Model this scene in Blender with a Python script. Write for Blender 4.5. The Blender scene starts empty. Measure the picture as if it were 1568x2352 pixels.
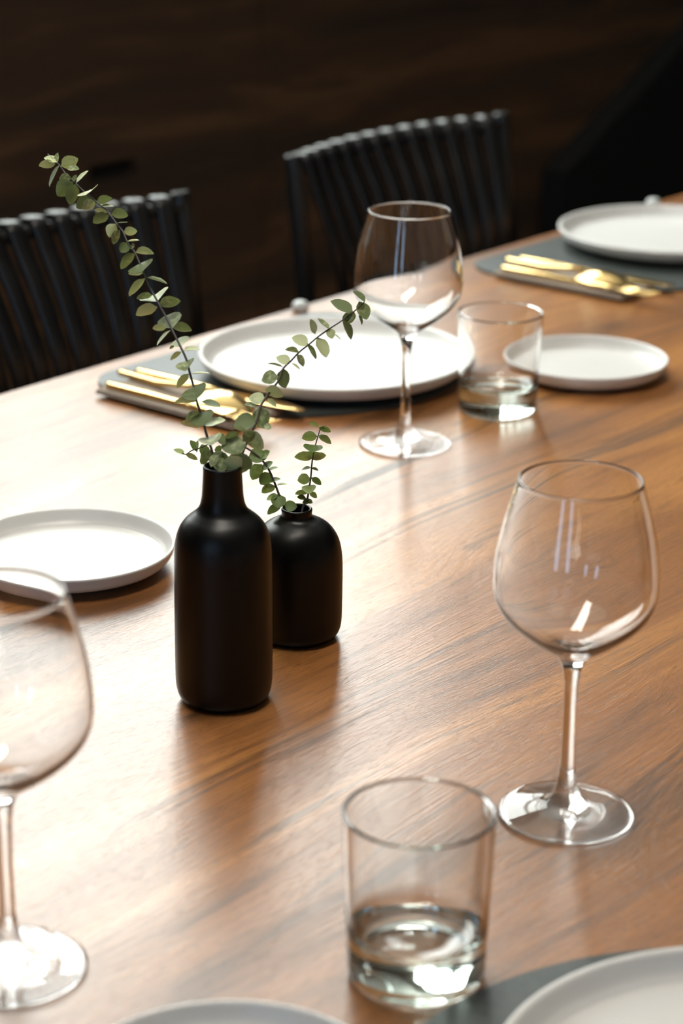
import bpy, bmesh, math, random
from mathutils import Vector, Matrix

S = bpy.context.scene
COL = S.collection
PI = math.pi
random.seed(7)

# ------------------------------------------------------------------ camera
TOP = 0.75                      # height of the table top
cam_data = bpy.data.cameras.new('camera')
cam = bpy.data.objects.new('camera', cam_data)
COL.objects.link(cam)
right = Vector((0.63202321, -0.77488635, 0.00988944))
up = Vector((0.25414168, 0.21930834, 0.94197445))
fwd = Vector((0.73209198, 0.5928364, -0.33553888))
cam.matrix_world = Matrix(((right.x, up.x, -fwd.x, 0.0),
                           (right.y, up.y, -fwd.y, 0.0),
                           (right.z, up.z, -fwd.z, TOP + 0.61239),
                           (0, 0, 0, 1)))
cam_data.sensor_fit = 'VERTICAL'
cam_data.sensor_height = 36.0
cam_data.lens = 81.09
cam_data.clip_start = 0.05
cam_data.dof.use_dof = True
cam_data.dof.focus_distance = 1.545
cam_data.dof.aperture_fstop = 6.4
S.camera = cam

# ------------------------------------------------------------------ world, exposure
world = bpy.data.worlds.new('world')
S.world = world
world.use_nodes = True
bgn = world.node_tree.nodes['Background']
bgn.inputs['Color'].default_value = (0.75, 0.85, 1.0, 1)
bgn.inputs['Strength'].default_value = 0.6
S.view_settings.view_transform = 'Standard'
S.view_settings.look = 'None'
S.view_settings.gamma = 1.0
S.view_settings.use_curve_mapping = False
S.view_settings.exposure = 0.08
S.cycles.max_bounces = 20
S.cycles.diffuse_bounces = 4
S.cycles.glossy_bounces = 6
S.cycles.transmission_bounces = 20
S.cycles.transparent_max_bounces = 12
S.cycles.sample_clamp_indirect = 40.0
S.cycles.blur_glossy = 0.3
S.cycles.use_denoising = True

# strengths of what shines in this room (the builders further down use them)
WINDOW_GLOW = (0.94, 1.0, 0.96), 6.3     # lower panes of the tall narrow windows above the wood panelling
SKYLIGHT_GLOW = (0.94, 1.0, 0.96), 11.0  # their upper panes, which look at the open sky
SIDE_GLOW = (0.40, 0.66, 1.0), 4.5        # two tall narrow windows behind the camera
LAMP_GLOW = (1.0, 0.93, 0.82), 29.0       # long pendant lamp above the table

# ------------------------------------------------------------------ node helpers
def new_mat(name):
    m = bpy.data.materials.new(name)
    m.use_nodes = True
    nt = m.node_tree
    return m, nt, nt.nodes['Principled BSDF']

def setp(b, **k):
    for n, v in k.items():
        b.inputs[n.replace('_', ' ')].default_value = v

def rgb(c): return (c[0], c[1], c[2], 1.0)

def noise(nt, vec, scale, detail=3.0, rough=0.55, dist=0.0, nscale=1.0):
    mp = nt.nodes.new('ShaderNodeMapping')
    mp.inputs['Scale'].default_value = scale
    nt.links.new(vec, mp.inputs['Vector'])
    n = nt.nodes.new('ShaderNodeTexNoise')
    n.inputs['Scale'].default_value = nscale
    n.inputs['Detail'].default_value = detail
    n.inputs['Roughness'].default_value = rough
    n.inputs['Distortion'].default_value = dist
    nt.links.new(mp.outputs['Vector'], n.inputs['Vector'])
    return n.outputs['Fac']

def ramp(nt, fac, stops, interp='EASE'):
    r = nt.nodes.new('ShaderNodeValToRGB')
    r.color_ramp.interpolation = interp
    els = r.color_ramp.elements
    while len(els) < len(stops): els.new(0.5)
    for e, (p, c) in zip(els, stops):
        e.position = p
        e.color = rgb(c) if not isinstance(c, (int, float)) else (c, c, c, 1)
    nt.links.new(fac, r.inputs['Fac'])
    return r.outputs['Color']

def mix(nt, a, b, fac, mode='MIX'):
    m = nt.nodes.new('ShaderNodeMix')
    m.data_type = 'RGBA'; m.blend_type = mode
    if isinstance(fac, (int, float)): m.inputs[0].default_value = fac
    else: nt.links.new(fac, m.inputs[0])
    for i, s in ((6, a), (7, b)):
        if isinstance(s, tuple): m.inputs[i].default_value = rgb(s)
        else: nt.links.new(s, m.inputs[i])
    return m.outputs[2]

def math_node(nt, op, a, b=0.0):
    m = nt.nodes.new('ShaderNodeMath'); m.operation = op
    for i, s in ((0, a), (1, b)):
        if isinstance(s, (int, float)): m.inputs[i].default_value = s
        else: nt.links.new(s, m.inputs[i])
    return m.outputs[0]

def bump(nt, b, height, strength, dist=0.001):
    n = nt.nodes.new('ShaderNodeBump')
    n.inputs['Strength'].default_value = strength
    n.inputs['Distance'].default_value = dist
    nt.links.new(height, n.inputs['Height'])
    nt.links.new(n.outputs['Normal'], b.inputs['Normal'])

def coords(nt, kind='Object'):
    return nt.nodes.new('ShaderNodeTexCoord').outputs[kind]

def wood(name, dark, mid, light, vein, rough, seed=0.0, contrast=1.0, pores=True):
    m, nt, b = new_mat(name)
    c = coords(nt)
    off = nt.nodes.new('ShaderNodeMapping')
    off.inputs['Location'].default_value = (seed, seed * 0.7, 0)
    nt.links.new(c, off.inputs['Vector'])
    v = off.outputs['Vector']
    # slow sideways wander of the grain
    w = noise(nt, v, (1.3, 3.2, 3.2), 2.0, 0.5)
    w = math_node(nt, 'MULTIPLY', math_node(nt, 'SUBTRACT', w, 0.5), 0.16)
    comb = nt.nodes.new('ShaderNodeCombineXYZ')
    nt.links.new(w, comb.inputs['Y']); nt.links.new(w, comb.inputs['Z'])
    add = nt.nodes.new('ShaderNodeVectorMath'); add.operation = 'ADD'
    nt.links.new(v, add.inputs[0]); nt.links.new(comb.outputs[0], add.inputs[1])
    p = add.outputs[0]
    bands = noise(nt, p, (0.9, 13.0, 13.0), 5.0, 0.6, 0.35)
    col = ramp(nt, bands, [(0.32, dark), (0.46, mid), (0.61, light), (0.76, mid)])
    veins = noise(nt, p, (0.75, 26.0, 26.0), 4.0, 0.62, 0.5)
    vm = ramp(nt, veins, [(0.56, 0.0), (0.70, 0.85 * contrast), (0.78, 0.2)])
    col = mix(nt, col, vein, vm)
    veins2 = noise(nt, p, (1.8, 70.0, 70.0), 3.0, 0.6, 0.2)
    vm2 = ramp(nt, veins2, [(0.58, 0.0), (0.72, 0.55 * contrast)])
    col = mix(nt, col, vein, vm2)
    fib = noise(nt, p, (14.0, 520.0, 520.0), 2.0, 0.6)
    fm = ramp(nt, fib, [(0.3, 0.72), (0.7, 1.12)], 'LINEAR')
    col = mix(nt, col, fm, 0.75, 'MULTIPLY')
    h = fib
    if pores:
        po = noise(nt, p, (95.0, 1500.0, 1500.0), 1.0, 0.5)
        pm = ramp(nt, po, [(0.60, 1.0), (0.68, 0.45)], 'LINEAR')
        col = mix(nt, col, pm, 0.8, 'MULTIPLY')
        h = math_node(nt, 'MULTIPLY', fib, pm)
    nt.links.new(col, b.inputs['Base Color'])
    setp(b, Roughness=rough, IOR=1.7)
    rv = ramp(nt, bands, [(0.3, rough + 0.05), (0.7, rough - 0.03)], 'LINEAR')
    nt.links.new(math_node(nt, 'ADD', rv, math_node(nt, 'MULTIPLY', vm, 0.10)), b.inputs['Roughness'])
    bump(nt, b, h, 0.25, 0.0006)
    return m

def emitter(name, col, strength):
    m, nt, b = new_mat(name)
    setp(b, Base_Color=(0.8, 0.8, 0.8, 1), Emission_Color=rgb(col), Emission_Strength=strength, Roughness=0.3)
    return m

def plain(name, col, rough=0.5, metal=0.0, ior=1.5, vary=0.0, vscale=40.0, bmp=0.0, coat=0.0):
    m, nt, b = new_mat(name)
    setp(b, Base_Color=rgb(col), Roughness=rough, Metallic=metal, IOR=ior, Coat_Weight=coat)
    c = coords(nt)
    if vary:
        n = noise(nt, c, (1, 1, 1), 3.0, 0.6, 0.0, vscale)
        f = ramp(nt, n, [(0.25, 1.0 - vary), (0.75, 1.0 + vary)], 'LINEAR')
        nt.links.new(mix(nt, rgb(col)[:3], f, 1.0, 'MULTIPLY'), b.inputs['Base Color'])
    if bmp:
        n2 = noise(nt, c, (1, 1, 1), 2.0, 0.6, 0.0, vscale * 12)
        bump(nt, b, n2, bmp, 0.0005)
    return m

def glass(name, col=(1, 1, 1), rough=0.0, absorb=None, dens=0.0):
    m, nt, b = new_mat(name)
    setp(b, Base_Color=rgb(col), Roughness=rough, IOR=1.5, Transmission_Weight=1.0)
    if absorb:
        va = nt.nodes.new('ShaderNodeVolumeAbsorption')
        va.inputs['Color'].default_value = rgb(absorb)
        va.inputs['Density'].default_value = dens
        nt.links.new(va.outputs[0], nt.nodes['Material Output'].inputs['Volume'])
    return m

def thin_glass(name):
    m, nt, b = new_mat(name)
    setp(b, Roughness=0.0, IOR=1.5, Transmission_Weight=1.0, Base_Color=(1, 1, 1, 1))
    tr = nt.nodes.new('ShaderNodeBsdfTransparent')
    ms = nt.nodes.new('ShaderNodeMixShader')
    ms.inputs[0].default_value = 0.3
    nt.links.new(b.outputs[0], ms.inputs[1]); nt.links.new(tr.outputs[0], ms.inputs[2])
    nt.links.new(ms.outputs[0], nt.nodes['Material Output'].inputs['Surface'])
    return m

def leaf_mat(name, col, back, trans):  # col is the dark tone, back the pale one, mixed per leaf
    m, nt, b = new_mat(name)
    c = coords(nt)
    n = noise(nt, c, (1, 1, 1), 3.0, 0.6, 0.0, 3.0)
    info = nt.nodes.new('ShaderNodeObjectInfo')
    f = math_node(nt, 'MULTIPLY', n, info.outputs['Random'])
    base = mix(nt, col, back, ramp(nt, f, [(0.14, 0.0), (0.34, 1.0)]))  # random bright and dark leaves: lit-against-shaded contrast painted into the colour
    nt.links.new(base, b.inputs['Base Color'])
    setp(b, Roughness=0.55, IOR=1.4)
    tr = nt.nodes.new('ShaderNodeBsdfTranslucent')
    tr.inputs['Color'].default_value = rgb(trans)
    ms = nt.nodes.new('ShaderNodeMixShader')
    ms.inputs[0].default_value = 0.14
    nt.links.new(b.outputs[0], ms.inputs[1]); nt.links.new(tr.outputs[0], ms.inputs[2])
    nt.links.new(ms.outputs[0], nt.nodes['Material Output'].inputs['Surface'])
    return m

M = {
 'table': wood('walnut_table', (0.15, 0.058, 0.016), (0.33, 0.130, 0.036), (0.49, 0.215, 0.064), (0.030, 0.016, 0.009), 0.29),
 'wall': wood('dark_panel_wood', (0.045, 0.023, 0.011), (0.075, 0.037, 0.017), (0.16, 0.076, 0.031), (0.025, 0.014, 0.008), 0.5, 3.3, 0.8, False),
 'wallback': plain('panel_backing', (0.010, 0.008, 0.007), 0.8, vary=0.2),
 'black_wall': plain('black_paint', (0.004, 0.004, 0.004), 0.7, vary=0.2, vscale=8),
 'plaster': plain('grey_plaster', (0.38, 0.35, 0.32), 0.9, vary=0.1, vscale=5),
 'ceiling': plain('ceiling_paint', (0.55, 0.53, 0.50), 0.9, vary=0.05, vscale=4),
 'floor': plain('dark_floor', (0.05, 0.04, 0.035), 0.5, vary=0.25, vscale=6),
 'frame': plain('dark_window_frame', (0.02, 0.02, 0.02), 0.4, vary=0.1),
 'window': emitter('daylight_pane', *WINDOW_GLOW),
 'sky_pane': emitter('sky_pane', *SKYLIGHT_GLOW),
 'side': emitter('cool_daylight_pane', *SIDE_GLOW),
 'lamp': emitter('lamp_diffuser', *LAMP_GLOW),
 'chair': plain('black_lacquer', (0.0075, 0.0070, 0.0066), 0.26, ior=1.55, vary=0.25, vscale=30, bmp=0.05),
 'porcelain': plain('white_glaze', (0.68, 0.67, 0.65), 0.16, vary=0.02, vscale=20, coat=0.3),
 'porcelain_matt': plain('white_satin_glaze', (0.70, 0.685, 0.66), 0.34, vary=0.02, vscale=20),
 'felt': plain('dark_grey_placemat', (0.040, 0.048, 0.045), 0.42, vary=0.25, vscale=150, bmp=0.2),
 'napkin': plain('taupe_linen', (0.30, 0.24, 0.19), 0.8, vary=0.15, vscale=300, bmp=0.3),
 'gold': plain('brushed_gold', (0.88, 0.62, 0.26), 0.17, 1.0, vary=0.05, vscale=200, bmp=0.03),
 'vase': plain('black_ceramic', (0.0010, 0.0009, 0.0009), 0.36, ior=1.38, vary=0.2, vscale=200, bmp=0.06),
 'glass': glass('clear_glass'),
 'foot_glass': thin_glass('clear_foot_glass'),
 'tumbler': glass('heavy_glass', absorb=(0.62, 0.80, 0.70), dens=9.0),
 'leaf': leaf_mat('eucalyptus_leaf', (0.13, 0.175, 0.08), (0.56, 0.62, 0.36), (0.34, 0.40, 0.12)),
 'leaf_fresh': leaf_mat('small_eucalyptus_leaf', (0.10, 0.16, 0.045), (0.38, 0.47, 0.20), (0.34, 0.44, 0.10)),
 'stem': plain('brown_stem', (0.055, 0.040, 0.035), 0.6, vary=0.3, vscale=80),
 'stem_grey': plain('grey_stem', (0.10, 0.095, 0.10), 0.5, vary=0.3, vscale=80),
 'pale_glaze': plain('pale_grey_glaze', (0.62, 0.65, 0.64), 0.3, vary=0.05),
 'cord': plain('black_cord', (0.01, 0.01, 0.01), 0.6, vary=0.1),
}

# ------------------------------------------------------------------ object helpers
def empty(name, loc, label=None, cat=None, group=None, kind=None, rz=0.0):
    o = bpy.data.objects.new(name, None)
    COL.objects.link(o)
    o.empty_display_size = 0.05
    o.location = loc; o.rotation_euler = (0, 0, rz)
    tag(o, label, cat, group, kind)
    return o

def tag(o, label=None, cat=None, group=None, kind=None):
    for k, v in (('label', label), ('category', cat), ('group', group), ('kind', kind)):
        if v: o[k] = v
    return o

def link(name, me, m, parent=None, loc=None, smooth=True):
    o = bpy.data.objects.new(name, me)
    COL.objects.link(o)
    if m is not None and not me.materials: me.materials.append(m)
    if parent is not None: o.parent = parent
    if loc is not None: o.location = loc
    if smooth:
        me.polygons.foreach_set('use_smooth', [len(p.vertices) < 6 for p in me.polygons])
    return o

def mesh(name, verts, faces):
    me = bpy.data.meshes.new(name)
    me.from_pydata([tuple(v) for v in verts], [], faces)
    me.update()
    return me

def from_bm(name, bm):
    bmesh.ops.recalc_face_normals(bm, faces=bm.faces)
    me = bpy.data.meshes.new(name)
    bm.to_mesh(me); bm.free()
    return me

def box_bm(bm, x0, x1, y0, y1, z0, z1):
    vs = [bm.verts.new((x, y, z)) for z in (z0, z1) for y in (y0, y1) for x in (x0, x1)]
    for f in ((0, 2, 3, 1), (4, 5, 7, 6), (0, 1, 5, 4), (2, 6, 7, 3), (0, 4, 6, 2), (1, 3, 7, 5)):
        bm.faces.new([vs[i] for i in f])
    return vs

def box(name, x0, x1, y0, y1, z0, z1, m, parent=None, bevel=0.0, seg=2):
    bm = bmesh.new()
    box_bm(bm, x0, x1, y0, y1, z0, z1)
    if bevel:
        bmesh.ops.bevel(bm, geom=list(bm.edges), offset=bevel, segments=seg, affect='EDGES', profile=0.5)
    o = link(name, from_bm(name, bm), m, parent, smooth=False)
    return o

def prism(name, poly, y0, y1, m, parent=None, axis='Y', bevel=0.0, seg=2):
    """outline in (x,z) pushed along y, or outline in (x,y) pushed along z"""
    bm = bmesh.new()
    if axis == 'Y':
        a = [bm.verts.new((p[0], y0, p[1])) for p in poly]; b = [bm.verts.new((p[0], y1, p[1])) for p in poly]
    else:
        a = [bm.verts.new((p[0], p[1], y0)) for p in poly]; b = [bm.verts.new((p[0], p[1], y1)) for p in poly]
    n = len(poly)
    fa = bm.faces.new(a[::-1]); fb = bm.faces.new(b)
    for i in range(n): bm.faces.new((a[i], a[(i + 1) % n], b[(i + 1) % n], b[i]))
    if bevel:
        ed = list(fa.edges) + list(fb.edges)
        bmesh.ops.bevel(bm, geom=ed, offset=bevel, segments=seg, affect='EDGES', profile=0.5)
    return link(name, from_bm(name, bm), m, parent, smooth=False)

def catmull(pts, per=6):
    """smooth curve through a profile"""
    P = [Vector(p) for p in pts]
    out = []
    for i in range(len(P) - 1):
        p0 = P[max(i - 1, 0)]; p1 = P[i]; p2 = P[i + 1]; p3 = P[min(i + 2, len(P) - 1)]
        for k in range(per):
            t = k / per
            out.append(0.5 * ((2 * p1) + (p2 - p0) * t + (2 * p0 - 5 * p1 + 4 * p2 - p3) * t * t + (3 * p1 - p0 - 3 * p2 + p3) * t ** 3))
    out.append(P[-1])
    return out

def lathe_mesh(name, prof, n=72):
    """prof: list of (r, z); r = 0 closes the surface on the axis"""
    verts, faces, rows = [], [], []
    for r, z in prof:
        if r < 1e-6:
            rows.append([len(verts)]); verts.append((0, 0, z))
        else:
            rows.append(list(range(len(verts), len(verts) + n)))
            verts += [(r * math.cos(2 * PI * k / n), r * math.sin(2 * PI * k / n), z) for k in range(n)]
    for a, b in zip(rows, rows[1:]):
        for k in range(n):
            k2 = (k + 1) % n
            if len(a) == 1 and len(b) == 1: continue
            if len(a) == 1: faces.append((a[0], b[k2], b[k]))
            elif len(b) == 1: faces.append((a[k], a[k2], b[0]))
            else: faces.append((a[k], a[k2], b[k2], b[k]))
    return mesh(name, verts, faces)

def tube_mesh(name, pts, radii, n=10, squash=None, cap=True):
    """round (or flattened) bar along a path"""
    P = [Vector(p) for p in pts]
    if not isinstance(radii, (list, tuple)): radii = [radii] * len(P)
    verts, faces = [], []
    prev = None
    for i, p in enumerate(P):
        d = (P[min(i + 1, len(P) - 1)] - P[max(i - 1, 0)]).normalized()
        if prev is None:
            ref = Vector((1, 0, 0)) if abs(d.x) < 0.8 else Vector((0, 0, 1))
            x = (ref - d * ref.dot(d)).normalized()
        else:
            x = (prev - d * prev.dot(d)).normalized()
        prev = x
        y = d.cross(x)
        sx, sy = squash if squash else (1, 1)
        for k in range(n):
            a = 2 * PI * k / n
            verts.append(p + x * (radii[i] * sx * math.cos(a)) + y * (radii[i] * sy * math.sin(a)))
    for i in range(len(P) - 1):
        for k in range(n):
            k2 = (k + 1) % n
            faces.append((i * n + k, i * n + k2, (i + 1) * n + k2, (i + 1) * n + k))
    if cap:
        faces.append(tuple(range(n))[::-1]); faces.append(tuple((len(P) - 1) * n + k for k in range(n)))
    return mesh(name, verts, faces)

def copy_tree(o, parent=None, **kw):
    c = o.copy(); COL.objects.link(c)
    if parent is not None: c.parent = parent
    for ch in list(o.children): copy_tree(ch, c)
    return c

LONG_STEM = [(-5.5,-5.1,128.5), (-1.3,1.0,143.2), (0.8,5.0,150.9), (2.6,9.2,158.0), (4.2,13.0,164.4), (5.7,18.0,171.5), (8.0,23.6,180.3), (10.0,29.7,189.0), (13.2,36.1,199.3), (15.2,40.9,206.4), (17.2,45.1,212.8), (18.5,51.1,219.9), (20.2,60.8,230.5), (21.5,67.5,237.8), (22.3,73.7,244.2), (23.6,82.4,253.2), (24.9,87.0,258.6), (26.6,94.1,266.7), (27.8,99.3,272.5), (28.1,106.1,278.3), (29.4,110.9,283.8), (29.5,117.0,288.6), (29.8,124.4,294.7), (28.9,130.3,297.8), (28.4,136.6,301.9), (27.5,143.0,305.4), (27.0,151.3,310.8), (26.4,158.5,315.2), (26.7,164.5,320.1), (25.9,174.2,326.2)]
LONG_LEAVES = [
  ((26.4,165.8,321.9),(-4.3,6.7,2.4),(-6.6,-3.5,-2.0)),
  ((25.2,166.7,320.8),(-6.4,7.0,-1.5),(-5.3,-3.4,6.2)),
  ((26.3,165.7,321.5),(1.3,1.6,5.7),(1.0,5.2,-1.7)),
  ((27.1,164.4,320.8),(-7.4,2.1,-12.5),(-7.5,-10.9,2.6)),
  ((27.2,163.4,319.4),(7.4,-6.6,4.4),(6.0,1.5,-7.8)),
  ((27.7,158.6,318.5),(4.3,-5.7,-0.6),(5.1,3.6,2.2)),
  ((26.3,153.7,313.6),(-4.6,5.0,-1.1),(-2.6,-1.1,5.7)),
  ((26.3,152.1,310.8),(2.5,-0.8,3.9),(1.0,4.2,0.3)),
  ((26.3,152.1,310.8),(-7.9,5.7,-7.2),(-7.0,1.1,8.5)),
  ((27.6,150.3,310.4),(6.1,-3.7,6.8),(5.0,7.6,-0.4)),
  ((27.4,150.1,309.7),(-5.7,0.6,-11.4),(-10.5,-0.7,5.2)),
  ((30.8,139.9,307.0),(-12.3,-8.6,-1.1),(6.6,-10.3,6.6)),
  ((28.3,136.5,301.6),(-7.3,6.1,-5.1),(-5.9,-0.4,8.0)),
  ((29.0,135.1,300.5),(-5.6,4.1,-5.0),(-5.3,-0.1,5.9)),
  ((28.0,132.0,298.8),(6.3,-5.5,4.0),(5.8,2.5,-5.7)),
  ((29.1,130.0,297.8),(4.7,-5.8,0.1),(5.3,4.4,0.3)),
  ((29.7,124.4,294.3),(-4.6,6.4,1.2),(-4.3,-4.0,4.4)),
  ((29.7,123.4,292.9),(-7.0,5.8,-5.0),(-6.4,-1.7,6.9)),
  ((30.8,122.4,293.3),(6.0,-7.7,-0.6),(3.8,3.5,-7.4)),
  ((29.7,116.7,288.5),(4.1,-5.0,0.1),(4.6,3.7,-1.0)),
  ((29.3,116.9,287.9),(-4.7,1.8,-7.1),(-6.4,1.5,4.6)),
  ((28.3,112.9,284.8),(-4.5,1.1,-7.8),(-7.2,-1.4,3.9)),
  ((29.6,110.5,283.4),(5.2,-5.9,0.8),(3.3,2.1,-6.1)),
  ((28.1,106.1,278.3),(4.5,-5.5,0.2),(5.0,4.1,-0.7)),
  ((28.2,105.7,277.6),(-4.0,2.0,-5.3),(3.8,-3.2,-4.0)),
  ((28.9,103.8,275.8),(-0.8,-4.0,-0.1),(1.8,-0.4,3.2)),
  ((28.0,98.9,272.2),(6.9,-8.3,0.3),(6.0,4.8,-6.3)),
  ((27.7,99.1,271.8),(-7.5,4.4,-8.5),(-8.8,-3.2,6.1)),
  ((27.3,93.2,266.6),(-12.2,-11.9,-0.9),(9.5,-10.3,7.1)),
  ((24.4,89.0,261.1),(-5.5,6.1,-1.1),(-4.6,-3.2,5.1)),
  ((25.3,86.5,258.6),(6.4,-9.9,-3.4),(8.9,6.5,-2.1)),
  ((24.4,87.2,257.9),(-8.1,4.3,-10.2),(-10.0,-5.1,5.8)),
  ((21.9,74.9,245.5),(12.4,14.1,0.6),(-11.7,10.6,-7.0)),
  ((23.4,79.9,248.3),(-6.3,6.7,-1.8),(-5.6,-3.7,5.5)),
  ((22.3,73.3,243.5),(8.3,-9.0,2.2),(6.6,4.0,-8.5)),
  ((21.3,73.8,242.1),(-8.9,8.0,-5.4),(-8.0,-3.4,8.3)),
  ((20.6,60.5,230.7),(9.7,11.8,4.2),(-9.3,9.7,-5.6)),
  ((18.2,63.5,230.8),(-5.1,5.8,-0.8),(-3.8,-2.6,5.5)),
  ((20.9,60.0,230.5),(6.7,-8.4,-0.2),(5.0,4.2,-7.4)),
  ((19.4,61.2,229.4),(-7.1,4.1,-8.1),(-6.7,-7.9,1.8)),
  ((18.8,51.2,220.7),(8.0,8.4,2.3),(-6.5,7.4,-4.7)),
  ((16.2,54.8,221.0),(-2.1,1.6,-1.8),(-2.1,-0.6,2.0)),
  ((18.6,50.0,218.3),(6.4,-7.6,0.6),(7.0,5.9,-0.1)),
  ((18.0,50.5,217.6),(-5.0,3.4,-4.9),(-5.5,-2.6,3.9)),
  ((17.4,44.8,213.0),(-9.9,-7.0,-1.8),(5.4,-8.8,4.5)),
  ((15.3,40.4,205.6),(7.0,-8.4,0.5),(7.6,6.2,-2.1)),
  ((14.7,41.1,205.6),(-6.3,3.6,-7.4),(-7.5,-2.6,5.2)),
  ((13.6,35.6,199.1),(-10.6,-12.2,-4.2),(9.1,-10.3,6.9)),
  ((10.2,30.4,190.7),(-8.3,9.6,-1.0),(-7.4,-5.6,7.1)),
  ((11.9,28.3,190.7),(6.0,-9.2,-3.3),(8.9,5.6,0.4)),
  ((8.0,26.0,184.5),(-6.2,5.4,-3.9),(-5.7,-2.5,5.6)),
  ((8.6,25.4,184.9),(-9.8,-11.0,-3.0),(8.6,-9.2,5.6)),
  ((6.7,23.1,176.8),(-7.0,9.5,1.6),(-6.0,-5.6,7.2)),
  ((7.6,22.1,176.9),(8.3,-9.0,2.3),(8.2,7.9,1.1)),
  ((6.8,16.5,171.4),(-10.3,-10.7,-0.3),(9.5,-9.2,3.4)),
  ((2.4,9.1,157.6),(3.3,-6.7,-4.6),(7.4,2.1,2.2)),
  ((4.2,12.5,163.6),(-5.5,3.0,-6.9),(-6.6,0.1,5.4)),
]
RIGHT_STEM = [(-6.2,-8.7,129.5), (2.0,-5.1,143.7), (10.7,-2.9,154.8), (17.5,-1.7,162.4), (24.6,-0.3,169.9), (32.5,0.6,177.3), (39.7,3.2,185.5), (45.7,3.6,190.6), (57.0,3.3,198.7), (63.7,4.9,205.2), (70.2,4.1,208.9), (77.7,3.4,213.4), (85.8,1.9,217.2), (93.3,0.7,220.9), (102.5,-1.2,224.7), (111.7,-3.3,228.2), (121.6,-5.1,232.5), (131.5,-6.3,237.5)]
RIGHT_LEAVES = [
  ((131.9,-6.8,237.5),(-2.9,7.0,6.1),(-8.2,-3.3,-0.1)),
  ((129.5,-3.7,237.9),(-0.3,-5.4,-10.2),(10.6,-1.2,0.3)),
  ((123.2,-8.1,230.7),(0.2,-3.2,-5.2),(3.1,4.0,-2.4)),
  ((121.6,-5.2,232.2),(-6.5,11.7,6.6),(-12.3,-5.5,-2.3)),
  ((122.2,-5.5,233.1),(-4.1,1.2,-6.7),(-6.1,1.0,3.9)),
  ((121.2,-5.6,230.7),(-4.7,4.1,-3.1),(-1.5,-4.8,-3.9)),
  ((112.3,-4.1,228.2),(0.4,-6.1,-10.0),(4.6,8.4,-5.0)),
  ((102.4,-1.3,224.4),(-3.2,7.0,5.4),(-7.8,-3.8,0.3)),
  ((101.9,-0.5,224.7),(0.2,-3.3,-5.4),(5.5,-1.6,1.1)),
  ((103.4,-4.3,221.4),(1.6,-3.7,-3.0),(3.9,2.4,-0.8)),
  ((92.5,2.6,222.4),(0.6,3.9,8.1),(-2.6,-7.0,3.6)),
  ((92.8,1.1,220.6),(-0.3,-6.2,-11.4),(11.9,1.0,-0.8)),
  ((85.3,2.3,216.6),(-4.8,8.3,4.1),(-8.3,-2.9,-3.8)),
  ((85.2,3.1,217.8),(0.4,-5.6,-9.0),(8.9,3.5,-1.8)),
  ((77.6,3.4,213.1),(-4.5,6.7,2.0),(-4.1,-4.2,4.8)),
  ((76.5,4.1,212.1),(0.6,-4.5,-6.6),(2.0,5.9,-3.9)),
  ((69.9,3.9,208.0),(-4.4,7.1,2.9),(-6.8,-2.8,-3.5)),
  ((70.2,3.4,207.7),(1.8,-4.4,-3.9),(4.9,2.6,-0.7)),
  ((64.0,5.1,206.1),(-5.1,7.4,2.0),(-6.5,-5.0,2.1)),
  ((63.6,5.2,205.4),(-1.7,-4.0,-10.8),(-0.4,-10.0,3.8)),
  ((57.7,3.9,201.4),(-6.6,7.1,-1.9),(-4.2,-5.5,-5.9)),
  ((46.6,5.2,195.3),(5.5,-8.8,-3.5),(3.1,5.2,-8.0)),
  ((45.0,3.6,189.1),(-5.8,7.6,0.8),(-6.0,-4.0,-5.1)),
  ((46.1,2.7,189.7),(1.5,-4.5,-4.7),(5.9,1.8,0.2)),
  ((38.2,5.0,185.4),(-4.2,6.0,1.4),(-5.6,-3.9,-0.2)),
  ((39.3,3.9,185.8),(-1.2,-5.2,-11.7),(3.0,-10.5,4.4)),
  ((32.7,0.5,177.7),(-8.5,9.9,-1.0),(-7.2,-6.8,-6.8)),
  ((35.3,-3.7,176.0),(2.1,-3.6,-1.7),(3.1,0.5,2.7)),
  ((23.6,2.3,172.3),(4.6,-10.1,-7.9),(1.3,8.0,-9.5)),
  ((19.9,-2.5,166.2),(-9.5,10.7,-1.8),(-7.4,-7.9,-7.8)),
  ((17.6,-2.2,161.5),(-0.1,6.1,-13.4),(-6.5,10.8,5.0)),
  ((12.5,8.9,169.9),(5.7,-5.5,2.6),(4.6,2.0,-5.8)),
  ((20.1,8.4,175.3),(4.3,-6.5,-2.1),(3.9,4.1,-4.8)),
  ((6.7,2.0,154.8),(-2.2,7.0,7.6),(-0.1,-7.1,6.6)),
  ((-5.2,0.1,164.0),(0.4,-4.9,-7.8),(8.0,-2.1,1.7)),
  ((-0.4,-6.7,165.6),(3.0,-2.2,-11.2),(-7.4,7.2,-3.4)),
  ((5.4,4.4,164.5),(-4.9,2.1,-7.1),(-6.4,1.5,4.9)),
  ((5.5,-6.1,164.0),(3.2,-8.2,-7.3),(0.2,7.1,-7.8)),
  ((-4.1,-0.7,165.2),(-4.6,2.4,-5.8),(-1.8,-6.8,-1.4)),
  ((12.5,7.1,166.9),(-2.2,5.1,4.1),(-5.7,-0.3,-2.7)),
  ((17.9,-1.0,169.1),(5.8,-4.3,5.0),(4.9,-0.8,-6.4)),
]
ARCH_STEM = [(-7.2,-2.6,69.1), (-4.6,2.8,82.8), (-3.8,8.0,91.9), (-3.4,12.7,99.3), (-2.9,16.9,106.3), (-2.5,22.3,114.5), (-3.1,26.8,119.7), (-4.8,32.9,124.8), (-7.9,40.3,129.0), (-12.3,49.1,132.2), (-17.0,56.3,132.3), (-22.2,62.0,128.9), (-26.0,66.3,126.4), (-28.4,69.3,125.3), (-31.5,72.3,122.5), (-32.5,74.6,123.5)]
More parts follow.
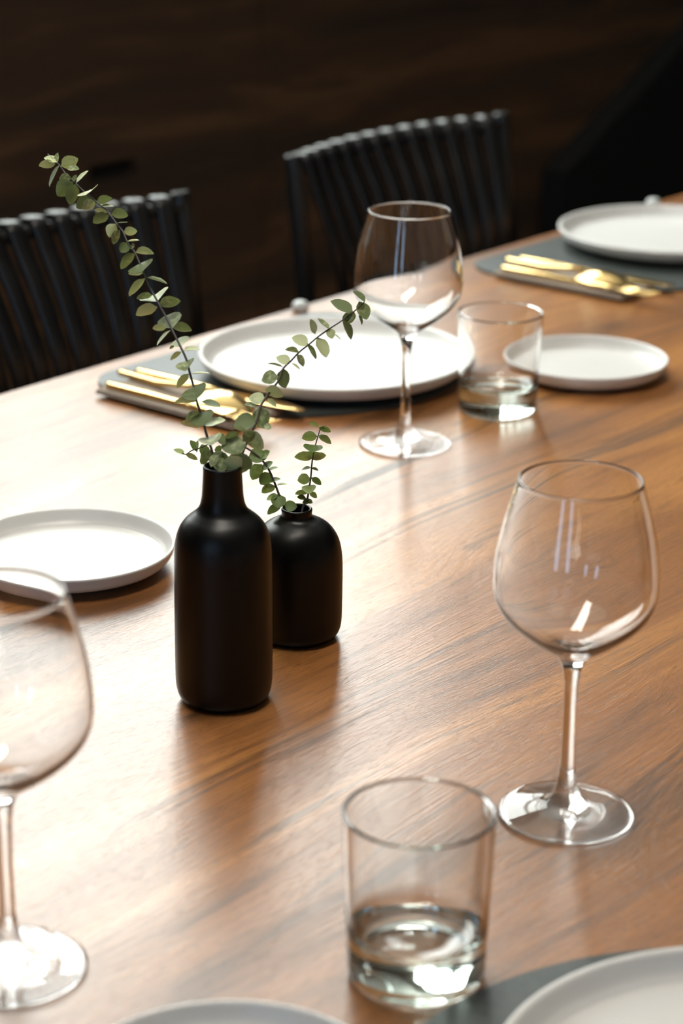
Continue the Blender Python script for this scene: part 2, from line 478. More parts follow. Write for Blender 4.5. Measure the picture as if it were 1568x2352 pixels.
ARCH_LEAVES = [
  ((-31.8,72.7,122.4),(-3.8,6.1,2.4),(-6.0,-3.6,-0.6)),
  ((-31.5,72.3,122.5),(3.7,-6.3,-3.1),(3.1,4.3,-5.0)),
  ((-27.1,66.9,125.0),(-0.1,3.7,6.4),(-6.8,-0.8,0.4)),
  ((-26.9,66.1,124.1),(2.7,0.5,6.8),(2.8,5.9,-1.5)),
  ((-23.9,61.2,122.0),(0.6,3.0,6.7),(-6.5,2.1,-0.4)),
  ((-23.8,60.6,121.1),(-2.3,2.0,-4.2),(1.7,-3.6,-2.6)),
  ((-19.4,58.7,131.4),(5.8,-5.1,3.7),(4.0,6.3,2.4)),
  ((-18.7,56.1,128.3),(3.5,-0.9,-3.8),(-3.0,1.9,-3.2)),
  ((-8.4,36.1,122.5),(7.7,-8.7,1.5),(5.9,6.3,6.5)),
  ((-3.7,28.8,121.9),(4.7,-3.4,4.3),(2.5,5.9,1.9)),
  ((-4.2,27.4,118.3),(-6.4,3.0,-8.6),(-7.7,2.0,6.4)),
  ((-5.5,26.3,114.9),(5.5,-4.3,4.3),(4.0,6.3,1.3)),
  ((-3.1,23.1,114.5),(4.4,-4.5,1.5),(4.3,4.1,-0.3)),
  ((-2.6,21.6,113.2),(-5.6,3.1,-6.6),(4.8,-3.8,-5.8)),
  ((-5.4,20.5,107.1),(5.2,-4.9,2.8),(4.7,5.2,0.3)),
  ((-3.0,16.3,104.9),(-6.3,5.3,-4.4),(-5.3,-0.7,6.7)),
  ((-2.5,16.0,105.4),(4.4,-4.8,1.1),(4.5,3.9,-1.1)),
  ((-3.7,13.5,99.9),(-5.2,4.2,-4.0),(-4.1,-5.8,-0.8)),
  ((-3.1,12.7,99.9),(-6.7,-3.8,-6.6),(5.5,-7.4,-1.2)),
  ((-3.7,8.4,92.8),(5.0,-6.4,-0.4),(4.1,2.9,5.5)),
  ((-4.7,9.7,92.8),(-6.7,5.9,-4.2),(-5.9,-2.0,6.6)),
]
UPRIGHT_STEM = [(-3.9,-6.7,69.2), (-0.5,-4.1,83.3), (2.4,-3.5,92.9), (5.2,-4.8,98.5), (6.9,-4.6,104.0), (9.6,-4.2,113.3), (12.1,-3.2,123.4), (15.6,-3.3,134.5), (17.9,-3.8,141.0), (19.6,-4.2,145.6)]
UPRIGHT_LEAVES = [
  ((18.7,-3.1,145.6),(-3.0,4.9,2.2),(-2.4,-3.2,4.0)),
  ((18.6,-3.2,145.2),(3.9,-6.3,-2.6),(3.1,4.1,-5.2)),
  ((19.3,-3.8,145.8),(2.3,-3.0,-0.1),(2.7,2.2,-0.4)),
  ((17.0,-3.5,139.7),(-6.3,6.7,-1.9),(-3.8,-1.4,7.6)),
  ((17.4,-4.2,139.2),(4.0,-6.9,-3.5),(3.1,4.7,-5.7)),
  ((17.3,-3.7,139.9),(3.3,-4.7,-1.1),(4.4,3.1,-0.1)),
  ((14.4,-2.1,134.1),(-10.1,-7.6,-1.6),(7.1,-9.3,-1.0)),
  ((13.0,-2.8,130.0),(5.2,4.4,-7.0),(-5.6,7.0,0.3)),
  ((12.4,-2.9,124.8),(-6.2,8.6,1.7),(-4.0,-4.4,7.8)),
  ((12.6,-3.4,124.3),(5.6,-5.8,1.9),(4.0,1.8,-6.2)),
  ((10.5,-3.8,119.0),(-4.1,4.4,-1.1),(-4.1,-3.8,0.2)),
  ((10.6,-3.9,119.0),(2.0,-3.6,-1.9),(3.7,1.9,0.3)),
  ((9.0,-4.3,111.9),(-5.3,5.7,-1.4),(-1.3,0.6,7.1)),
  ((9.5,-4.6,112.4),(2.6,-5.5,-4.2),(1.9,4.5,-4.8)),
  ((7.9,-3.8,107.6),(-6.8,-6.1,-1.8),(5.5,-6.4,0.7)),
  ((6.0,-4.4,102.4),(-5.1,5.5,-1.3),(-4.1,-2.5,5.1)),
  ((6.7,-5.4,102.3),(2.3,-4.2,-2.5),(0.8,2.8,-4.0)),
  ((4.8,-4.0,98.9),(-3.3,4.3,0.2),(-1.9,-1.7,4.3)),
  ((4.4,-4.3,97.6),(2.0,-3.5,-1.7),(0.7,2.1,-3.4)),
  ((3.6,-3.1,98.0),(3.7,-0.7,-3.5),(-2.9,1.7,-3.4)),
]

# ------------------------------------------------------------------ the room
WY = 2.70                                    # face of the back wall
X0, X1, Y0, Y1, H = -2.4, 6.6, -3.2, WY + 0.05, 3.0
SILL = 1.12
WX0, WX1, WZ1 = 1.35, 3.75, 2.85             # opening of the big window
box('floor', X0 - 0.1, X1 + 0.1, Y0 - 0.1, Y1 + 0.25, -0.1, 0.0, M['floor'])['kind'] = 'structure'
box('ceiling', X0 - 0.1, X1 + 0.1, Y0 - 0.1, Y1 + 0.25, H, H + 0.1, M['ceiling'])['kind'] = 'structure'

wb = empty('wall_back', (0, WY, 0), kind='structure')
def wall_piece(name, x0, x1, z0, z1, m): return box(name, x0, x1, 0.02, 0.20, z0, z1, m, wb)
wall_piece('wall_base', X0 - 0.1, X1 + 0.1, 0.0, SILL, M['wallback'])
wall_piece('wall_top', X0 - 0.1, X1 + 0.1, WZ1, H, M['plaster'])
wall_piece('wall_side', X0 - 0.1, WX0, SILL, WZ1, M['plaster'])
wall_piece('wall_side', WX1, X1 + 0.1, SILL, WZ1, M['plaster'])

def panel(x0, x1, slot=None):
    """wooden front panel, grain lying along x, with an optional cut-out grip"""
    z0, z1, g = 0.02, SILL, 0.0022
    bm = bmesh.new()
    if slot is None:
        box_bm(bm, x0 + g, x1 - g, 0.0, 0.02, z0, z1)
    else:
        xs = [x0 + g, slot[0], slot[1], x1 - g]; zs = [z0, slot[2], slot[3], z1]
        v = {}
        for y in (0.0, 0.02):
            for i, x in enumerate(xs):
                for k, z in enumerate(zs): v[i, k, y] = bm.verts.new((x, y, z))
        for i in range(3):
            for k in range(3):
                if i == 1 and k == 1: continue
                for y in (0.0, 0.02):
                    bm.faces.new([v[i, k, y], v[i + 1, k, y], v[i + 1, k + 1, y], v[i, k + 1, y]])
        ring = [(0, 0), (1, 0), (2, 0), (3, 0), (3, 1), (3, 2), (3, 3), (2, 3), (1, 3), (0, 3), (0, 2), (0, 1)]
        for a, b in zip(ring, ring[1:] + ring[:1]):
            bm.faces.new([v[a + (0.0,)], v[b + (0.0,)], v[b + (0.02,)], v[a + (0.02,)]])
        ring = [(1, 1), (2, 1), (2, 2), (1, 2)]
        for a, b in zip(ring, ring[1:] + ring[:1]):
            bm.faces.new([v[a + (0.0,)], v[b + (0.0,)], v[b + (0.02,)], v[a + (0.02,)]])
    return link('panel', from_bm('panel', bm), M['wall'], wb, smooth=False)
joints = [X0, -1.71, -0.51, 0.69, 1.89, 3.093, 4.293, 5.493, X1]
for a, b in zip(joints, joints[1:]):
    panel(a, b, (2.664, 2.775, 0.588, 0.619) if a == 1.89 else None)

# black low side wall whose top edge rises to the right
prism('wall_right', [(3.985, 0.0), (3.985, 0.42), (5.2, 1.0), (6.6, 1.0), (6.6, 0.0)], WY - 0.06, WY - 0.003, M['black_wall'])
o = bpy.data.objects['wall_right']; o['kind'] = 'structure'; o['label'] = 'black low wall with a sloping top edge against the wood panelling'

# window above the panelling: frame, mullions and daylight panes
w1 = empty('window_1', (0, WY, 0), kind='structure')
fw = 0.05
box('window_sill', WX0 - 0.04, WX1 + 0.04, -0.06, 0.19, SILL, SILL + 0.03, M['frame'], w1, 0.004)
box('window_frame', WX0, WX1, 0.06, 0.14, WZ1 - fw, WZ1, M['frame'], w1)
box('window_frame', WX0, WX0 + fw, 0.06, 0.14, SILL + 0.03, WZ1 - fw, M['frame'], w1)
box('window_frame', WX1 - fw, WX1, 0.06, 0.14, SILL + 0.03, WZ1 - fw, M['frame'], w1)
nP, pw = 5, 0.43                             # five lights between slim piers
gap = (WX1 - WX0 - 2 * fw - nP * pw) / (nP - 1)
for i in range(nP):
    xa = WX0 + fw + i * (pw + gap)
    box('pane', xa, xa + pw, 0.09, 0.10, SILL + 0.03, 1.70, M['window'], w1)
    box('pane', xa, xa + pw, 0.09, 0.10, 1.73, WZ1 - fw, M['sky_pane'], w1)
    box('transom', xa, xa + pw, 0.06, 0.14, 1.70, 1.73, M['frame'], w1)
    if i < nP - 1: box('pier', xa + pw, xa + pw + gap, 0.02, 0.20, SILL + 0.03, WZ1 - fw, M['plaster'], w1)

# wall behind the camera's left with two tall narrow windows
def holed_wall(name, x0, x1, holes, ya, yb, z0, z1):
    r = empty(name, (x0, 0, 0), kind='structure')
    ys = ya
    for (h0, h1) in holes:
        box('wall_piece', 0, x1 - x0, ys, h0, 0, H, M['plaster'], r)
        box('wall_piece', 0, x1 - x0, h0, h1, 0, z0, M['plaster'], r)
        box('wall_piece', 0, x1 - x0, h0, h1, z1, H, M['plaster'], r)
        ys = h1
    box('wall_piece', 0, x1 - x0, ys, yb, 0, H, M['plaster'], r)
    return r
holes = [(0.28, 0.62), (-0.75, -0.41)]
holed_wall('wall_left', X0 - 0.1, X0, sorted(holes), Y0, Y1, 0.75, 2.6)
for i, (h0, h1) in enumerate(holes):
    w = empty('window_%d' % (i + 2), (X0, 0, 0), kind='structure')
    box('window_frame', -0.08, -0.03, h0, h0 + 0.03, 0.75, 2.6, M['frame'], w)
    box('window_frame', -0.08, -0.03, h1 - 0.03, h1, 0.75, 2.6, M['frame'], w)
    box('window_frame', -0.08, -0.03, h0 + 0.03, h1 - 0.03, 0.75, 0.79, M['frame'], w)
    box('window_frame', -0.08, -0.03, h0 + 0.03, h1 - 0.03, 2.56, 2.6, M['frame'], w)
    box('pane', -0.06, -0.05, h0 + 0.03, h1 - 0.03, 0.79, 2.56, M['side'], w)
box('wall_front', X0 - 0.1, X1 + 0.1, Y0 - 0.1, Y0, 0, H, M['plaster'])['kind'] = 'structure'
box('wall_side', X1, X1 + 0.1, Y0, Y1, 0, H, M['black_wall'])['kind'] = 'structure'

# ------------------------------------------------------------------ dining table
TX0, TX1, TY0, TY1 = -0.05, 3.05, 0.215, 1.5245
tb = empty('dining_table', ((TX0 + TX1) / 2, (TY0 + TY1) / 2, 0),
           'long walnut dining table with dark wavy grain and a satin top', 'table')
hx, hy = (TX1 - TX0) / 2, (TY1 - TY0) / 2
box('tabletop', -hx, hx, -hy, hy, TOP - 0.032, TOP, M['table'], tb, 0.002, 2)
for sx in (-1, 1):
    for sy in (-1, 1):
        x, y = sx * (hx - 0.22), sy * (hy - 0.16)
        prism('leg', [(x - 0.04, 0.0), (x + 0.04, 0.0), (x + 0.05, TOP - 0.032), (x - 0.05, TOP - 0.032)], y - 0.035, y + 0.035, M['chair'], tb, 'Y', 0.003)
box('apron', -hx + 0.27, hx - 0.27, hy - 0.18, hy - 0.15, TOP - 0.10, TOP - 0.032, M['chair'], tb)
box('apron', -hx + 0.27, hx - 0.27, -hy + 0.15, -hy + 0.18, TOP - 0.10, TOP - 0.032, M['chair'], tb)

# pendant lamp over the table
LZ = 2.35
pl = empty('pendant_lamp', (0.98, 0.84, LZ), 'long black linear pendant lamp hanging above the dining table', 'lamp')
box('housing', -0.47, 0.47, -0.12, 0.12, 0.0, 0.05, M['frame'], pl, 0.004)
box('diffuser', -0.45, 0.45, -0.10, 0.10, -0.012, -0.0005, M['lamp'], pl)
for x in (-0.4, 0.4):
    link('cord', tube_mesh('cord', [(x, 0, 0.05), (x, 0, H - LZ - 0.02)], 0.003, 8), M['cord'], pl)
box('canopy', -0.46, 0.46, -0.03, 0.03, H - LZ - 0.02, H - LZ, M['frame'], pl)

# ------------------------------------------------------------------ chairs
def make_chair():
    r = empty('dining_chair', (0, 0, 0))
    cm = M['chair']
    hw, zt = 0.204, 0.84
    def post_y(z): return 0.0 - 0.13 * (zt - z) * (1 if z > 0.45 else 0) - (0.0507 if z <= 0.45 else 0) + (0.12 * (0.45 - z) if z < 0.45 else 0)
    zs = [0.0, 0.15, 0.30, 0.44, 0.46, 0.56, 0.66, 0.76, 0.825, 0.837, 0.84]
    for s in (-1, 1):
        pts = [(s * hw, post_y(z), z) for z in zs]
        rad = [0.010, 0.0115, 0.0125, 0.013, 0.013, 0.0125, 0.012, 0.0115, 0.011, 0.0108, 0.0096]
        link('rear_leg', tube_mesh('rear_leg', pts, rad, 14), cm, r)
        link('front_leg', tube_mesh('front_leg', [(s * 0.19, -0.46, 0.0), (s * 0.195, -0.455, 0.44)], [0.010, 0.013], 14), cm, r)
    def sag(x): return 0.036 * (1 - (x / hw) ** 2)
    n = 24
    rp = [(-hw + 2 * hw * i / n, -0.004 + sag(-hw + 2 * hw * i / n), 0.822) for i in range(n + 1)]
    link('top_rail', tube_mesh('top_rail', rp, 0.0085, 12), cm, r)
    lp = [(-hw + 2 * hw * i / n, -0.064 + 0.1 * sag(-hw + 2 * hw * i / n), 0.475) for i in range(n + 1)]
    link('lower_rail', tube_mesh('lower_rail', lp, 0.0085, 12), cm, r)
    # twelve flat slats hooked over the top rail, curving forward towards the seat
    slat = [(0.013, 0.826), (0.009, 0.8325), (0.002, 0.8335), (-0.006, 0.8335), (-0.011, 0.829), (-0.014, 0.820), (-0.019, 0.80), (-0.031, 0.765), (-0.044, 0.72), (-0.053, 0.67), (-0.058, 0.62), (-0.060, 0.56), (-0.062, 0.50), (-0.064, 0.475)]
    def g(z):                                # the curve in plan dies out towards the seat
        t = max(0.0, min(1.0, (0.825 - z) / 0.33))
        return 0.08 + 0.92 * (1 - t) ** 2.6
    NS = 12
    for i in range(NS):
        x = -0.178 + 0.356 * i / (NS - 1)
        path = catmull([(0, y + sag(x) * g(z), z) for y, z in slat], 3)
        yaw = math.atan(-2 * 0.036 * x / hw ** 2)
        hwid, th = 0.0105, 0.0028
        vs, fs = [], []
        for k, p in enumerate(path):
            d = (path[min(k + 1, len(path) - 1)] - path[max(k - 1, 0)]).normalized()
            nrm = Vector((0, -d.z, d.y)) if True else None
            for (u, w_) in ((-hwid, -th), (-hwid * 0.55, -th * 1.5), (hwid * 0.55, -th * 1.5), (hwid, -th), (hwid, th), (-hwid, th)):
                vs.append((u, p.y - nrm.y * w_ * -1, p.z - nrm.z * w_ * -1))
        m6 = 6
        for k in range(len(path) - 1):
            for j in range(m6):
                j2 = (j + 1) % m6
                fs.append((k * m6 + j, k * m6 + j2, (k + 1) * m6 + j2, (k + 1) * m6 + j))
        fs.append(tuple(range(m6))); fs.append(tuple((len(path) - 1) * m6 + j for j in range(m6))[::-1])
        o = link('slat', mesh('slat', vs, fs), cm, r)
        bm = bmesh.new(); bm.from_mesh(o.data); bmesh.ops.recalc_face_normals(bm, faces=bm.faces); bm.to_mesh(o.data); bm.free()
        o.location = (x, 0, 0); o.rotation_euler = (0, 0, yaw)
    box('seat', -0.215, 0.215, -0.475, -0.035, 0.44, 0.465, cm, r, 0.008, 3)
    for s in (-1, 1):
        link('stretcher', tube_mesh('stretcher', [(s * 0.19, -0.457, 0.2), (s * hw, -0.03, 0.2)], 0.007, 10), cm, r)
    return r
ch = make_chair()
ch.location = (1.636, 1.727, 0); ch.rotation_euler = (0, 0, -0.012)
tag(ch, 'black slat-back dining chair behind the tall eucalyptus branch', 'chair', 'slat-back dining chairs')
c2 = copy_tree(ch)
c2.location = (2.291, 1.764, 0); c2.rotation_euler = (0, 0, -0.033)
tag(c2, 'black slat-back dining chair behind the wine glass beside the big plate', 'chair', 'slat-back dining chairs')

# ------------------------------------------------------------------ placemats
def placemat(cx, cy, r, cut, side, label):
    """round mat with one straight edge along the table's edge"""
    top, k, n, pts = abs(cut - cy), 0.045, 110, []
    for i in range(n):
        a = -2 * PI * i / n
        x, y = r * math.cos(a), r * math.sin(a)
        h = max(0.0, min(1.0, 0.5 + 0.5 * (top - y) / k))     # the straight edge runs into the arc with a rounded corner
        y = top * (1 - h) + y * h - k * h * (1 - h)
        pts.append((x, side * y))
    if side > 0: pts = pts[::-1]
    o = prism('placemat', pts, 0.0, 0.0028, M['felt'], None, 'Z', 0.0008, 1)
    o.location = (cx, cy, TOP + 0.0002)
    return tag(o, label, 'placemat', 'dark grey placemats')
placemat(1.632, 1.405, 0.187, 1.495, 1, 'dark grey round placemat under the big plate behind the vases')
placemat(2.24, 1.41, 0.19, 1.50, 1, 'dark grey round placemat under the plate at the table\'s far right end')
placemat(0.790, 0.392, 0.187, 0.25, -1, 'dark grey round placemat under the near plate beside the water glass')

# ------------------------------------------------------------------ plates
def plate_mesh(R, Hh, name):
    prof = [(0.0, 0.0028), (R * 0.60, 0.0028), (R * 0.66, 0.0012), (R * 0.70, 0.0), (R * 0.74, 0.0004), (R * 0.80, Hh * 0.16),
            (R * 0.925, Hh * 0.36), (R * 0.975, Hh * 0.62), (R * 0.995, Hh * 0.86), (R * 0.998, Hh * 0.96), (R * 0.988, Hh), (R * 0.968, Hh * 0.97),
            (R * 0.950, Hh * 0.80), (R * 0.925, Hh * 0.58), (R * 0.895, Hh * 0.46), (R * 0.85, Hh * 0.42), (R * 0.5, Hh * 0.40), (0.0, Hh * 0.40)]
    full = []
    sm = catmull([(r, z, 0) for r, z in prof], 3)
    return lathe_mesh(name, [(max(0.0, p.x), max(0.0, p.y)) for p in sm], 128)
big_me = plate_mesh(0.129, 0.0209, 'dinner_plate')
small_me = plate_mesh(0.0778, 0.018, 'side_plate')
def plate(name, me, x, y, z, m, label, group):
    o = link(name, me, m, None, (x, y, z))
    return tag(o, label, 'plate', group)
MT = TOP + 0.0032
plate('dinner_plate', big_me, 1.6317, 1.3315, MT, M['porcelain_matt'], 'big white dinner plate behind the wine glass in the middle of the table', 'white dinner plates')
plate('dinner_plate', big_me, 2.3033, 1.3771, MT, M['porcelain_matt'], 'big white dinner plate at the far right end of the table', 'white dinner plates')
plate('dinner_plate', big_me, 0.812, 0.405, MT, M['porcelain_matt'], 'big white dinner plate nearest the viewer beside the water glass', 'white dinner plates')
plate('side_plate', small_me, 1.7917, 1.1531, TOP + 0.0002, M['porcelain_matt'], 'small white side plate beside the far water glass', 'white side plates')
plate('side_plate', small_me, 1.1131, 1.1589, TOP + 0.0002, M['porcelain'], 'small white glossy side plate left of the black bottle vase', 'white side plates')
plate('side_plate', small_me, 0.661, 0.598, TOP + 0.0002, M['porcelain'], 'small white side plate at the near edge left of the water glass', 'white side plates')

# ------------------------------------------------------------------ glassware
def wine_glass():
    r = empty('wine_glass', (0, 0, 0))
    # outer outline, foot to rim, and inner outline of the bowl
    foot = [(0.0, 0.0012), (0.018, 0.0010), (0.034, 0.0002), (0.0375, 0.0), (0.0393, 0.0008), (0.0394, 0.0018), (0.0375, 0.0029), (0.030, 0.0037), (0.022, 0.0047), (0.015, 0.0064), (0.0100, 0.0098), (0.0070, 0.0150), (0.0052, 0.0240)]
    stem = [(0.0052, 0.0240), (0.0043, 0.0300), (0.0039, 0.042), (0.0038, 0.060), (0.0040, 0.078), (0.0047, 0.088), (0.0062, 0.0945), (0.0086, 0.0985)]
    bowl_o = [(0.0086, 0.0985), (0.0135, 0.1025), (0.0220, 0.1082), (0.0310, 0.1152), (0.0385, 0.1225), (0.0432, 0.1295), (0.0457, 0.1370), (0.0463, 0.1450), (0.0458, 0.1550), (0.0440, 0.1680), (0.0410, 0.1810), (0.0377, 0.1930), (0.0347, 0.2035)]
    rim = [(0.03445, 0.2045), (0.0339, 0.2048), (0.0334, 0.2044)]
    bowl_i = [(0.0333, 0.2035), (0.0364, 0.1930), (0.0398, 0.1810), (0.0428, 0.1680), (0.0446, 0.1550), (0.0451, 0.1450), (0.0445, 0.1372), (0.0419, 0.1302), (0.0371, 0.1236), (0.0295, 0.1166), (0.0205, 0.1102), (0.0120, 0.1058), (0.0050, 0.1040), (0.0, 0.1036)]
    c2d = lambda p, n: [(max(0.0, q.x), q.y) for q in catmull([(a, b, 0) for a, b in p], n)]
    link('foot', lathe_mesh('foot', c2d(foot, 4), 96), M['foot_glass'], r)
    link('stem', lathe_mesh('stem', c2d(stem, 5), 96), M['glass'], r)
    bowl = c2d(bowl_o, 5) + c2d(rim, 2) + c2d(bowl_i, 5)
    link('bowl', lathe_mesh('bowl', bowl, 96), M['glass'], r)
    return r
wg = wine_glass()
wg.location = (1.0163, 0.6538, TOP + 0.0003)
tag(wg, 'empty wine glass nearest the viewer, right of the black vases', 'wine glass', 'stemmed wine glasses')
g2 = copy_tree(wg); g2.location = (1.5073, 1.1511, TOP + 0.0003)
tag(g2, 'empty wine glass in front of the big plate in the middle of the table', 'wine glass', 'stemmed wine glasses')
g3 = copy_tree(wg); g3.location = (0.6917, 0.7735, TOP + 0.0003)
tag(g3, 'empty wine glass left of the black vases, cut off by the edge of the view', 'wine glass', 'stemmed wine glasses')

def tumbler_mesh():
    prof = [(0.0, 0.0025), (0.020, 0.0022), (0.0285, 0.0008), (0.0315, 0.0), (0.0338, 0.0010), (0.0350, 0.0040), (0.0354, 0.012), (0.0362, 0.035), (0.0372, 0.060), (0.0381, 0.0885), (0.0380, 0.0899), (0.0372, 0.0904), (0.0364, 0.0898),
            (0.0363, 0.0885), (0.0353, 0.060), (0.0343, 0.038), (0.0336, 0.0300), (0.0318, 0.0255), (0.0280, 0.0228), (0.020, 0.0214), (0.010, 0.0210), (0.0, 0.0210)]
    return lathe_mesh('water_glass', [(max(0.0, q.x), max(0.0, q.y)) for q in catmull([(a, b, 0) for a, b in prof], 4)], 96)
tm = tumbler_mesh()
for x, y, lb in ((0.8206, 0.6131, 'thick-bottomed water glass nearest the viewer, beside the placemat'), (1.6425, 1.1497, 'thick-bottomed water glass between the far wine glass and the small plate')):
    tag(link('water_glass', tm, M['tumbler'], None, (x, y, TOP + 0.0003)), lb, 'glass', 'thick-bottomed water glasses')

# ------------------------------------------------------------------ vases
def vase(name, outer, wall, loc, label):
    inner = []
    for r, z in outer[::-1]:
        if r > wall * 1.8 and z > 0.004: inner.append((r - wall, z))
    prof = outer + [(outer[-1][0] - wall * 0.5, outer[-1][1] + 0.0008)] + inner + [(0.0, 0.005)]
    sm = catmull([(r, z, 0) for r, z in prof], 5)
    o = link(name, lathe_mesh(name, [(max(0.0, q.x), max(0.0, q.y)) for q in sm], 112), M['vase'], None, loc)
    return tag(o, label, 'vase', 'black ceramic vases')
BV = (1.0106, 0.9140, TOP + 0.0003)
SV = (1.1208, 0.9464, TOP + 0.0003)
bottle = [(0.0, 0.0015), (0.022, 0.0012), (0.0245, 0.0), (0.0268, 0.0008), (0.0295, 0.0050), (0.0309, 0.0120), (0.0312, 0.0240), (0.0312, 0.0600), (0.0309, 0.0950), (0.0304, 0.1050), (0.0291, 0.1120), (0.0268, 0.1175),
          (0.0235, 0.1218), (0.0195, 0.1252), (0.0164, 0.1280), (0.0144, 0.1315), (0.0132, 0.1370), (0.0126, 0.1450), (0.0122, 0.1530), (0.0121, 0.1565)]
vase('bottle_vase', bottle, 0.002, BV, 'tall matt black bottle vase holding the long eucalyptus branches')
small = [(0.0, 0.0015), (0.022, 0.0012), (0.0245, 0.0), (0.0268, 0.0010), (0.0297, 0.0052), (0.0310, 0.0115), (0.0313, 0.0250), (0.0314, 0.0450), (0.0311, 0.0570), (0.0297, 0.0665), (0.0268, 0.0738), (0.0225, 0.0793), (0.0170, 0.0830),
         (0.0125, 0.0850), (0.0106, 0.0868), (0.0103, 0.0890), (0.0105, 0.0915)]
vase('round_vase', small, 0.002, SV, 'short round black vase behind the bottle vase')

# ------------------------------------------------------------------ eucalyptus
def leaf_mesh(k):
    """round leaf: x along the midrib 0..1, y across, cupped in z"""
    rnd = random.Random(k)
    cup, fold, curl = rnd.uniform(0.05, 0.16), rnd.uniform(0.02, 0.10), rnd.uniform(-0.10, 0.12)
    ts = [0.0, 0.06, 0.2, 0.38, 0.58, 0.76, 0.9, 1.0]
    ss = [-1, -0.55, 0, 0.55, 1]
    vs, fs = [], []
    for t in ts:
        wd = 0.5 * (math.sin(PI * min(1, t ** 0.9)) ** 0.62) if 0 < t < 1 else (0.035 if t == 0 else 0.03)
        if t == 0.06: wd = 0.12
        for s in ss:
            vs.append((t, s * wd * (1 + 0.05 * rnd.uniform(-1, 1)), cup * (s * s) * wd * 1.3 + fold * abs(s) * wd + curl * t * t - 0.02 * rnd.random()))
    n = len(ss)
    for i in range(len(ts) - 1):
        for j in range(n - 1):
            fs.append((i * n + j, i * n + j + 1, (i + 1) * n + j + 1, (i + 1) * n + j))
    return mesh('leaf', vs, fs)
LEAF_MESHES = {'leaf': [leaf_mesh(k) for k in range(6)], 'leaf_fresh': [leaf_mesh(k + 20) for k in range(6)]}

def branch(stem, leaves, base, r0, r1, lm, sm, label, group='eucalyptus branches in the black vases'):
    o3 = Vector(base)
    pts = [Vector(p) / 1000 for p in stem]
    root = empty('eucalyptus_branch', o3 + pts[0], label, 'branch', group)
    path = catmull([tuple(p - pts[0]) for p in pts], 3)
    n = len(path)
    link('stem', tube_mesh('stem', path, [r0 + (r1 - r0) * i / (n - 1) for i in range(n)], 8), M[sm], root)
    for i, (b, a, w) in enumerate(leaves):
        me = LEAF_MESHES[lm][i % 6]
        A, Wv = Vector(a) / 900, Vector(w) / 880
        N = A.cross(Wv).normalized() * A.length
        B = Vector(b) / 1000 - pts[0]
        lf = link('leaf', me, M[lm], root)
        lf.matrix_local = Matrix(((A.x, Wv.x, N.x, B.x), (A.y, Wv.y, N.y, B.y), (A.z, Wv.z, N.z, B.z), (0, 0, 0, 1)))
    return root
branch(LONG_STEM, LONG_LEAVES, BV, 0.0009, 0.0004, 'leaf', 'stem_grey', 'longest eucalyptus branch, rising from the bottle vase and bending to the left')
branch(RIGHT_STEM, RIGHT_LEAVES, BV, 0.0009, 0.0004, 'leaf', 'stem', 'eucalyptus branch leaning right from the bottle vase towards the wine glass')
branch(ARCH_STEM, ARCH_LEAVES, SV, 0.0009, 0.0003, 'leaf_fresh', 'stem', 'eucalyptus sprig arching left from the round vase behind the bottle neck')
branch(UPRIGHT_STEM, UPRIGHT_LEAVES, SV, 0.0009, 0.0003, 'leaf_fresh', 'stem_grey', 'short upright eucalyptus sprig in the round vase')

# ------------------------------------------------------------------ napkins and gold cutlery
def napkin(ox, oy, label):
    o = empty('napkin', (ox, oy, TOP + 0.0032), label, 'napkin', 'folded taupe napkins')
    def layer(name, x0, x1, y0, y1, z0, z1):
        box(name, x0, x1, y0, y1, z0, z1, M['napkin'], o, 0.0012, 2)
    layer('lower_fold', -0.0305, 0.038, -0.080, 0.090, 0.0, 0.0022)
    layer('upper_fold', -0.0295, 0.037, -0.078, 0.089, 0.0023, 0.0044)
    return o

def bar(pts, wid, th, n=12):
    """flattened rounded bar: list of points, widths, thicknesses"""
    P = [Vector(p) for p in pts]
    vs, fs = [], []
    for i, p in enumerate(P):
        d = (P[min(i + 1, len(P) - 1)] - P[max(i - 1, 0)]).normalized()
        s = d.cross(Vector((0, 0, 1))).normalized(); u = s.cross(d)
        for k in range(n):
            a = 2 * PI * k / n
            ca, sa = math.cos(a), math.sin(a)
            vs.append(p + s * (wid[i] / 2 * math.copysign(abs(ca) ** 0.6, ca)) + u * (th[i] / 2 * math.copysign(abs(sa) ** 0.6, sa)))
    for i in range(len(P) - 1):
        for k in range(n):
            k2 = (k + 1) % n
            fs.append((i * n + k, i * n + k2, (i + 1) * n + k2, (i + 1) * n + k))
    fs.append(tuple(range(n))[::-1]); fs.append(tuple((len(P) - 1) * n + k for k in range(n)))
    return mesh('bar', vs, fs)

def handle(root, y0, y1, z):
    link('handle', bar([(0, y0, z), (0, y0 - 0.004, z), (0, y0 - 0.05, z), (0, y1 + 0.01, z), (0, y1, z)], [0.006, 0.0085, 0.0080, 0.0056, 0.0046], [0.004, 0.0062, 0.006, 0.0045, 0.0036]), M['gold'], root)

def knife(x, y, z, rz, label):
    r = empty('table_knife', (x, y, z), label, 'knife', 'gold table knives', rz=rz)
    handle(r, 0.095, -0.005, 0.003)
    pts = [(0, -0.005 - 0.0125 * i, 0.003) for i in range(9)]
    wid = [0.0045, 0.012, 0.017, 0.019, 0.0195, 0.0195, 0.018, 0.013, 0.004]
    link('blade', bar(pts, wid, [0.0034, 0.0026, 0.0022, 0.002, 0.002, 0.002, 0.0018, 0.0016, 0.001]), M['gold'], r)
    return r

